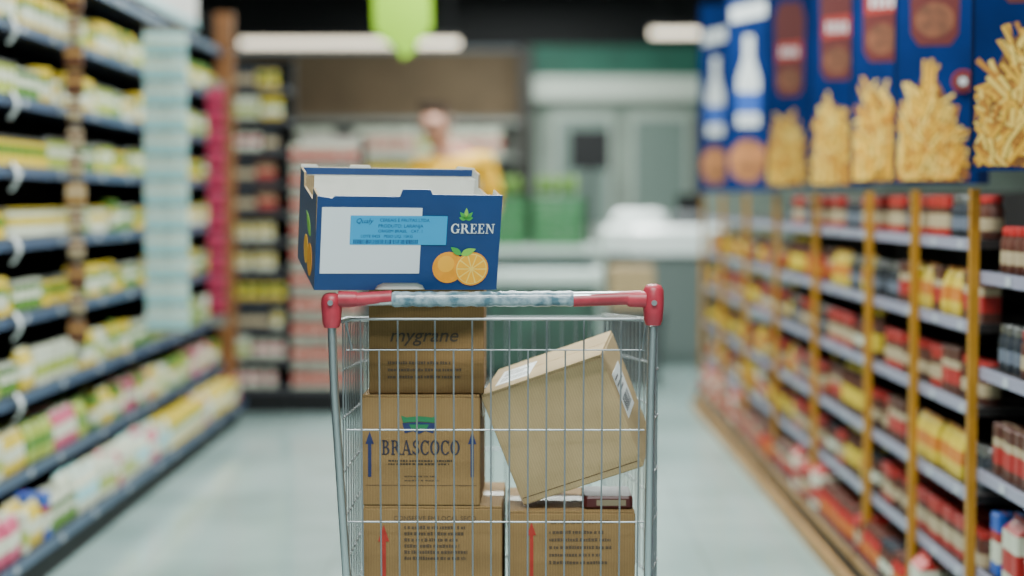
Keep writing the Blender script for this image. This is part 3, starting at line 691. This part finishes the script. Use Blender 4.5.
        MB().prism([(cx+w2*1.7*math.cos(a_), -.001, .14+.10*math.sin(a_)) for a_ in [2*math.pi*j/16 for j in range(16)]], (0, .0008, 0)).build('orange_dish_picture', mat('dish_orange', (.55,.2,.06), .6, noise=.5, scale=15), t)
    k = MB(); k.prism([(.02, -.001, .78), (L*.7, -.001, .81), (L*.7, -.001, .88), (.02, -.001, .85)], (0, .0008, 0)); k.build('white_swoosh', GW, t)
    t.matrix_world = Mx

# ------------------------------------------------------------------ shelving at the aisle end, left
GYY = 9.25
GSH = mat('end_shelf_grey', (.05,.05,.06), .5)
def end_unit(GX0, GX1, H, gz, kinds, label, wh, back):
    t = empty('shelving_unit', ((GX0+GX1)/2, 9.45, 0), label, 'shelving')
    MB().box(GX0, GX1, 9.65, 9.68, 0, H).build('back_panel', back, t); MB().box(GX0, GX1, GYY, 9.65, 0, .12).build('plinth', BLACK, t)
    for x in (GX0, GX1-.03): MB().box(x, x+.03, 9.60, 9.65, .12, H).build('upright', BLACK, t)
    for zi, z in enumerate(gz):
        s_ = MB().box(GX0, GX1, GYY, 9.65, z-.02, z).build('shelf', GSH, t)
        MB().box(GX0, GX1, GYY-.006, GYY-.001, z-.024, z+.001).build('price_rail', GSH, s_)
        place_row((GX0+.01, GYY, 0), (1,0,0), GX1-GX0-.02, (0,1,0), 0, z+.0005, .15, kinds, 'on the %s level of the %s' % ((ORD+['top', 'uppermost'])[zi], wh), block=(2, 3), dens=1)
end_unit(-1.60, -1.262, 1.95, [.14, .30, .46, .62, .78, .94, 1.10, 1.26, 1.43, 1.60, 1.77], ['carW', 'tinY', 'boxN', 'tinW', 'tinP', 'boxK', 'carY'], 'tall black shelving at the aisle end with mixed goods, facing the camera', 'tall end shelving', BPK)
end_unit(-1.258, -.86, 1.52, [.14, .275, .41, .545, .68, .815, .95, 1.085, 1.22, 1.355], ['boxP'], 'low shelving at the aisle end stacked with red and white boxes', 'low end shelving', mat('end_back_pale', (.5,.46,.42), .7))

# ------------------------------------------------------------------ far background
def lin_lamp(pxa, pxb, py, Y, label):
    a = P(pxa, py, Y); b_ = P(pxb, py, Y)
    t = empty('linear_lamp', (a.x, Y, a.z), label, 'lamp')
    MB().box(a.x, b_.x, Y-.06, Y+.06, a.z+.03, a.z+.06).build('housing', mat('lamp_black', (.03,.03,.03), .4), t)
    MB().box(a.x+.01, b_.x-.01, Y-.05, Y+.05, a.z-.030, a.z+.03).build('tube', mat('warm_tube', (1,.88,.68), .5, emit=2.6), t)
    for x in (a.x+.1, b_.x-.1): MB().tube([(x, Y, a.z+.06), (x, Y, 3.3)], .006, 6).build('cable', BLACK, t)
lin_lamp(240, 460, 43, 16, 'long warm white lamp hanging in the background at the left')
lin_lamp(650, 702, 33, 15.5, 'short warm white lamp hanging in the background at the right')
c = P(402, 28, 10.2)
t = empty('hanging_sign', (c.x, 10.2, c.z), 'lime green leaf shaped sign hanging over the aisle end', 'sign')
out = [(-.17,.24), (.17,.24), (.175,.0), (.12,-.06), (.06,-.15), (0,-.18), (-.03,-.12), (-.11,-.08), (-.165,-.0)]
MB().prism([(c.x+a, 10.2, c.z+b_) for a, b_ in out], (0, .01, 0)).build('board', mat('lime_sign', (.33,.62,.008), .5, emit=.12), t)
for a in (-.13, .13): MB().tube([(c.x+a, 10.205, c.z+.23), (c.x+a, 10.205, 3.3)], .003, 6).build('cord', BLACK, t)
t = empty('wall_shelving', (-1.4, 17.3, 0), 'pale wall shelving under the tan wall, far background left', 'shelving')
MB().box(-3.4, .0, 17.5, 17.52, 0, 2.0).build('back_panel', mat('far_back', (.16,.16,.14), .8), t)
for z in (.2, .55, .9, 1.25, 1.6, 1.95):
    MB().box(-3.4, 0, 17.1, 17.5, z-.03, z).build('shelf', mat('far_shelf', (.25,.26,.24), .6), t)
for key, m1, m2, d_ in (('farW', cW, cL, 'large white pack with lime band'), ('farR', cW, cR, 'large white pack with red band'), ('farY', cY, cW, 'large yellow pack with white band')):
    kind(key, 'bulk_pack', d_, 'pack', .20, .15, .26, 'rect', [(.1,.075,0,0),(.1,.075,.08,1),(.1,.075,.17,0),(.098,.07,.255,0),(.09,.05,.26,0)], [m1, m2])
for zi, z in enumerate((.55, .9, 1.25, 1.6)):
    place_row((-3.35, 17.1, 0), (1,0,0), 3.3, (0,1,0), 0, z+.0005, .3, ['farW', 'farR', 'farW', 'farY'], 'on the %s shelf of the far wall' % ORD[zi+1], block=(1, 3))
# person
SK = mat('skin', (.42,.19,.12), .5); SHIRT = mat('yellow_orange_shirt', (.88,.46,.006), .7, noise=.12, scale=9); HAIR = mat('grey_hair', (.13,.09,.07), .8, noise=.3, scale=60); TRS = mat('dark_trousers', (.03,.035,.05), .8)
def skin(name, pts, edges, radii, m, parent, root=0, lvl=2):
    bm = bmesh.new(); L = bm.verts.layers.skin.verify(); vs = []
    for i, (p, r) in enumerate(zip(pts, radii)):
        v = bm.verts.new(Vector(p)-ORG[parent.name]); rr = r if isinstance(r, tuple) else (r, r); v[L].radius = rr; v[L].use_root = (i == root); vs.append(v)
    for a, b2 in edges: bm.edges.new((vs[a], vs[b2]))
    me = bpy.data.meshes.new(name); bm.to_mesh(me); bm.free(); me.materials.append(m)
    o = bpy.data.objects.new(name, me); COL.objects.link(o); o.parent = parent
    s1 = o.modifiers.new('skin', 'SKIN'); s1.use_smooth_shade = True
    s2 = o.modifiers.new('sub', 'SUBSURF'); s2.levels = lvl; s2.render_levels = lvl
    return o
PY = 10.1
per = empty('person', (-.38, PY, 0), 'person in a yellow orange shirt standing at the aisle end, leaning left', 'person')
body = [(-.36,PY,.93),(-.37,PY,1.10),(-.385,PY-.01,1.28),(-.40,PY-.01,1.39),(-.45,PY-.03,1.47),(-.49,PY-.06,1.545),(-.51,PY-.06,1.61),(-.51,PY-.05,1.665),
  (-.57,PY-.02,1.36),(-.63,PY-.05,1.12),(-.58,PY-.25,.98),(-.56,PY-.33,.97),
  (-.21,PY-.02,1.385),(-.14,PY-.04,1.14),(-.20,PY-.24,.99),(-.22,PY-.32,.98),
  (-.45,PY,.86),(-.46,PY-.02,.50),(-.47,PY+.02,.08),(-.475,PY-.12,.035),
  (-.27,PY,.86),(-.26,PY-.02,.50),(-.25,PY+.02,.08),(-.245,PY-.12,.035), (-.53,PY-.155,1.575)]
rad = [(.14,.10),(.125,.095),(.15,.10),(.12,.085),.052,.062,(.082,.090),(.06,.065), .055,.045,.034,.028, .055,.045,.034,.028, .082,.06,.04,.03, .082,.06,.04,.03, .012]
ed = [(0,1),(1,2),(2,3),(3,4),(4,5),(5,6),(6,7),(3,8),(8,9),(9,10),(10,11),(3,12),(12,13),(13,14),(14,15),(0,16),(16,17),(17,18),(18,19),(0,20),(20,21),(21,22),(22,23),(5,24)]
for hi, sg in ((11, 1), (15, -1)):
    hp = Vector(body[hi])
    for q, (dx, L) in enumerate(((-.032,.055),(-.012,.075),(.006,.08),(.023,.07),(.037,.055))):
        j = len(body); body.append(tuple(hp+Vector((dx*sg, -.035 if q else -.01, -.01)))); body.append(tuple(hp+Vector((dx*sg*1.3, -.035-L*.5, -.02)))); body.append(tuple(hp+Vector((dx*sg*1.3, -.035-L*.75, -.045))))
        rad += [.012, .009, .008]; ed += [(hi, j), (j, j+1), (j+1, j+2)]
skin('body', body, ed, rad, SK, per)
skin('shirt', [body[i] for i in (0,1,2,3,8,9,12,13)], [(0,1),(1,2),(2,3),(3,4),(4,5),(3,6),(6,7)], [(.165,.125),(.155,.12),(.175,.125),(.125,.10),.08,.068,.08,.068], SHIRT, per)
skin('trousers', [body[i] for i in (0,16,17,18,20,21,22)], [(0,1),(1,2),(2,3),(0,4),(4,5),(5,6)], [(.155,.115),.098,.075,.06,.098,.075,.06], TRS, per)
skin('hair', [(-.505,PY-.02,1.635),(-.505,PY-.01,1.69),(-.48,PY+.03,1.60)], [(0,1),(0,2)], [(.088,.080),(.07,.07),(.075,.07)], HAIR, per)
for dx in (-.032, .028):
    MB().loft([(.004,.003,-.008),(.011,.009,-.004),(.012,.010,0),(.011,.009,.004),(.004,.003,.008)], 'round', 10, off=(-.535+dx, PY-.138, 1.607)).build('eye', BK, per, smooth=True)
# green produce crates
GCR = mat('green_crate', (.05,.24,.08), .5, noise=.2); LEAFY = mat('leafy_green', (.18,.36,.05), .7, noise=.5, scale=30)
CW = mat('counter_white', (.58,.68,.63), .35)
stand = empty('display_table', (.15, 12.2, 0), 'low white display table holding green crates at the aisle end', 'table')
MB().box(-.35, .55, 11.8, 12.6, .78, .84).build('top', CW, stand)
for x in (-.33, .50):
    for y in (11.82, 12.55): MB().box(x, x+.04, y, y+.04, 0, .78).build('leg', mat('counter_grey', (.15,.18,.18), .5), stand)
MB().box(-.28, .49, 11.87, 12.5, .25, .77).build('front_board', mat('dark_board', (.05,.12,.09), .6, noise=.3), stand)
def crate(x, y, z, label):
    t = empty('produce_crate', (x, y, z), label, 'crate', 'green produce crates on the display table')
    k = MB(); w2, d2, h2 = .19, .14, .17
    for q in range(4):
        zz_ = z+.006+q*.042
        k.box(x-w2, x+w2, y-d2, y-d2+.012, zz_, zz_+.032).box(x-w2, x+w2, y+d2-.012, y+d2, zz_, zz_+.032).box(x-w2, x-w2+.012, y-d2, y+d2, zz_, zz_+.032).box(x+w2-.012, x+w2, y-d2, y+d2, zz_, zz_+.032)
    k.build('slats', GCR, t)
    k = MB()
    for sx_ in (-1, 1):
        for sy_ in (-1, 1): k.box(x+sx_*(w2-.012)-.012, x+sx_*(w2-.012)+.012, y+sy_*(d2-.012)-.012, y+sy_*(d2-.012)+.012, z, z+h2)
    k.box(x-w2, x+w2, y-d2, y+d2, z, z+.008); k.build('frame', GCR, t)
for cx_ in (-.13, .27):
    for lv in range(2): crate(cx_, 12.0, .84+lv*.171, 'green slatted produce crate stacked on the white display table')
for cx_ in (-.13, .27):
    for q in range(4):
        o = MB().loft([(.01,.01,0),(.030,.030,.02),(.036,.034,.06),(.030,.030,.10),(.012,.012,.125)], 'round', 10, off=(cx_-.11+.073*q, 12.0, 1.20)).build('lettuce', LEAFY, org=(cx_-.11+.073*q, 12.0, 1.20), smooth=True)
        tag(o, 'leafy green lettuce head on top of the green crates', 'lettuce', 'lettuces on the green crates')
GLW = mat('glossy_white', (.88,.94,.92), .2)
t = empty('checkout_counter', (1.05, 12.3, 0), 'white rounded checkout counter in the background right of the green crates', 'counter')
MB().loft([(.40,.35,0,1),(.42,.37,.1,1),(.42,.37,.76,1),(.46,.41,.78,0),(.46,.41,.94,0),(.42,.37,.98,0)], 'rect', off=(1.05, 12.3, 0), cham=.5).build('body', [GLW, mat('counter_base', (.12,.15,.14), .5)], t)
MB().loft([(.16,.14,.98,0),(.20,.17,1.0,0),(.20,.17,1.05,0),(.14,.11,1.09,0)], 'round', 20, off=(.86, 12.25, 0)).build('scanner_top', GLW, t, smooth=True)
MB().tube([(1.3, 12.4, .98), (1.3, 12.4, 1.75)], .03, 10).build('post', mat('dark_column', (.03,.025,.02), .6), t)
t = empty('cash_register', (1.2, 12.1, .98), 'dark cash register standing on the white checkout counter', 'cash register')
MB().loft([(.10,.10,.9805,0),(.10,.10,1.04,0),(.08,.06,1.08,0)], 'rect', off=(1.2, 12.12, 0)).build('base', mat('register_dark', (.04,.045,.05), .5), t)
MB().box(1.12, 1.28, 12.12, 12.14, 1.08, 1.20).build('screen', BLACK, t)
q = P(590, 150, 14)
t = empty('monitor', (q.x, 14, 0), 'dark monitor on a stand in front of the pale back wall', 'monitor')
MB().box(q.x-.16, q.x+.16, 14, 14.04, q.z-.16, q.z+.16).build('screen', BLACK, t); MB().box(q.x-.02, q.x+.02, 14.01, 14.03, 0, q.z-.16).build('stand_pole', BLACK, t); MB().box(q.x-.15, q.x+.15, 13.85, 14.15, 0, .02).build('foot', BLACK, t)
t = empty('freezer_chest', (.15, 10.9, 0), 'low white topped chest freezer behind the trolley at the aisle end', 'freezer')
MB().box(-.30, .50, 10.8, 11.3, .06, .62).build('body', mat('freezer_green', (.03,.085,.06), .5, noise=.5, scale=5), t, bevel=.02)
MB().box(-.33, .53, 10.77, 11.33, .62, .72).build('rim', CW, t, bevel=.02)
MB().box(-.28, .48, 10.82, 11.28, .72, .73).build('lid_glass', mat('lid_glass', (.1,.15,.15), .1), t); MB().box(-.28, .48, 10.84, 11.26, 0, .06).build('foot_plinth', BLACK, t)
o = empty('cardboard_box', (.705, 10.75, .48), 'beige cardboard box on a dark bin beside the chest freezer', 'box')
MB().box(.57, .84, 10.6, 10.9, .481, .74).build('body', CB2, o, bevel=.004); MB().box(.575, .835, 10.605, 10.745, .74, .744).build('top_flap', CB2, o); MB().box(.575, .835, 10.755, 10.895, .74, .744).build('top_flap', CB2, o)
t = empty('storage_bin', (.73, 10.75, 0), 'dark storage bin under the beige box beside the chest freezer', 'bin')
MB().loft([(.15,.15,0,0),(.17,.17,.42,0),(.18,.18,.43,0),(.18,.18,.479,0)], 'rect', off=(.73, 10.75, 0)).build('body', mat('bin_dark', (.05,.06,.06), .5), t)
MB().box(.66, .78, 10.560, 10.575, .33, .36).build('grip', BLACK, t)
for i, x in enumerate((.35, 1.15)):
    o = MB().box(x, x+.65, 17.93, 17.99, 0, 2.1).build('door_%d' % (i+1), mat('door_pale', (.42,.48,.42), .4), None); tag(o, kind='structure')
    MB().box(x+.06, x+.59, 17.915, 17.93, .9, 2.0).build('pane', mat('door_glass', (.20,.26,.23), .15), o)
    MB().box(x+.05, x+.08, 17.90, 17.93, .95, 1.1).build('door_handle', BLACK, o)
# drop unused prototypes
bpy.data.objects.remove(plab)
for o in PROTOS:
    if not o.users_collection: bpy.data.objects.remove(o)
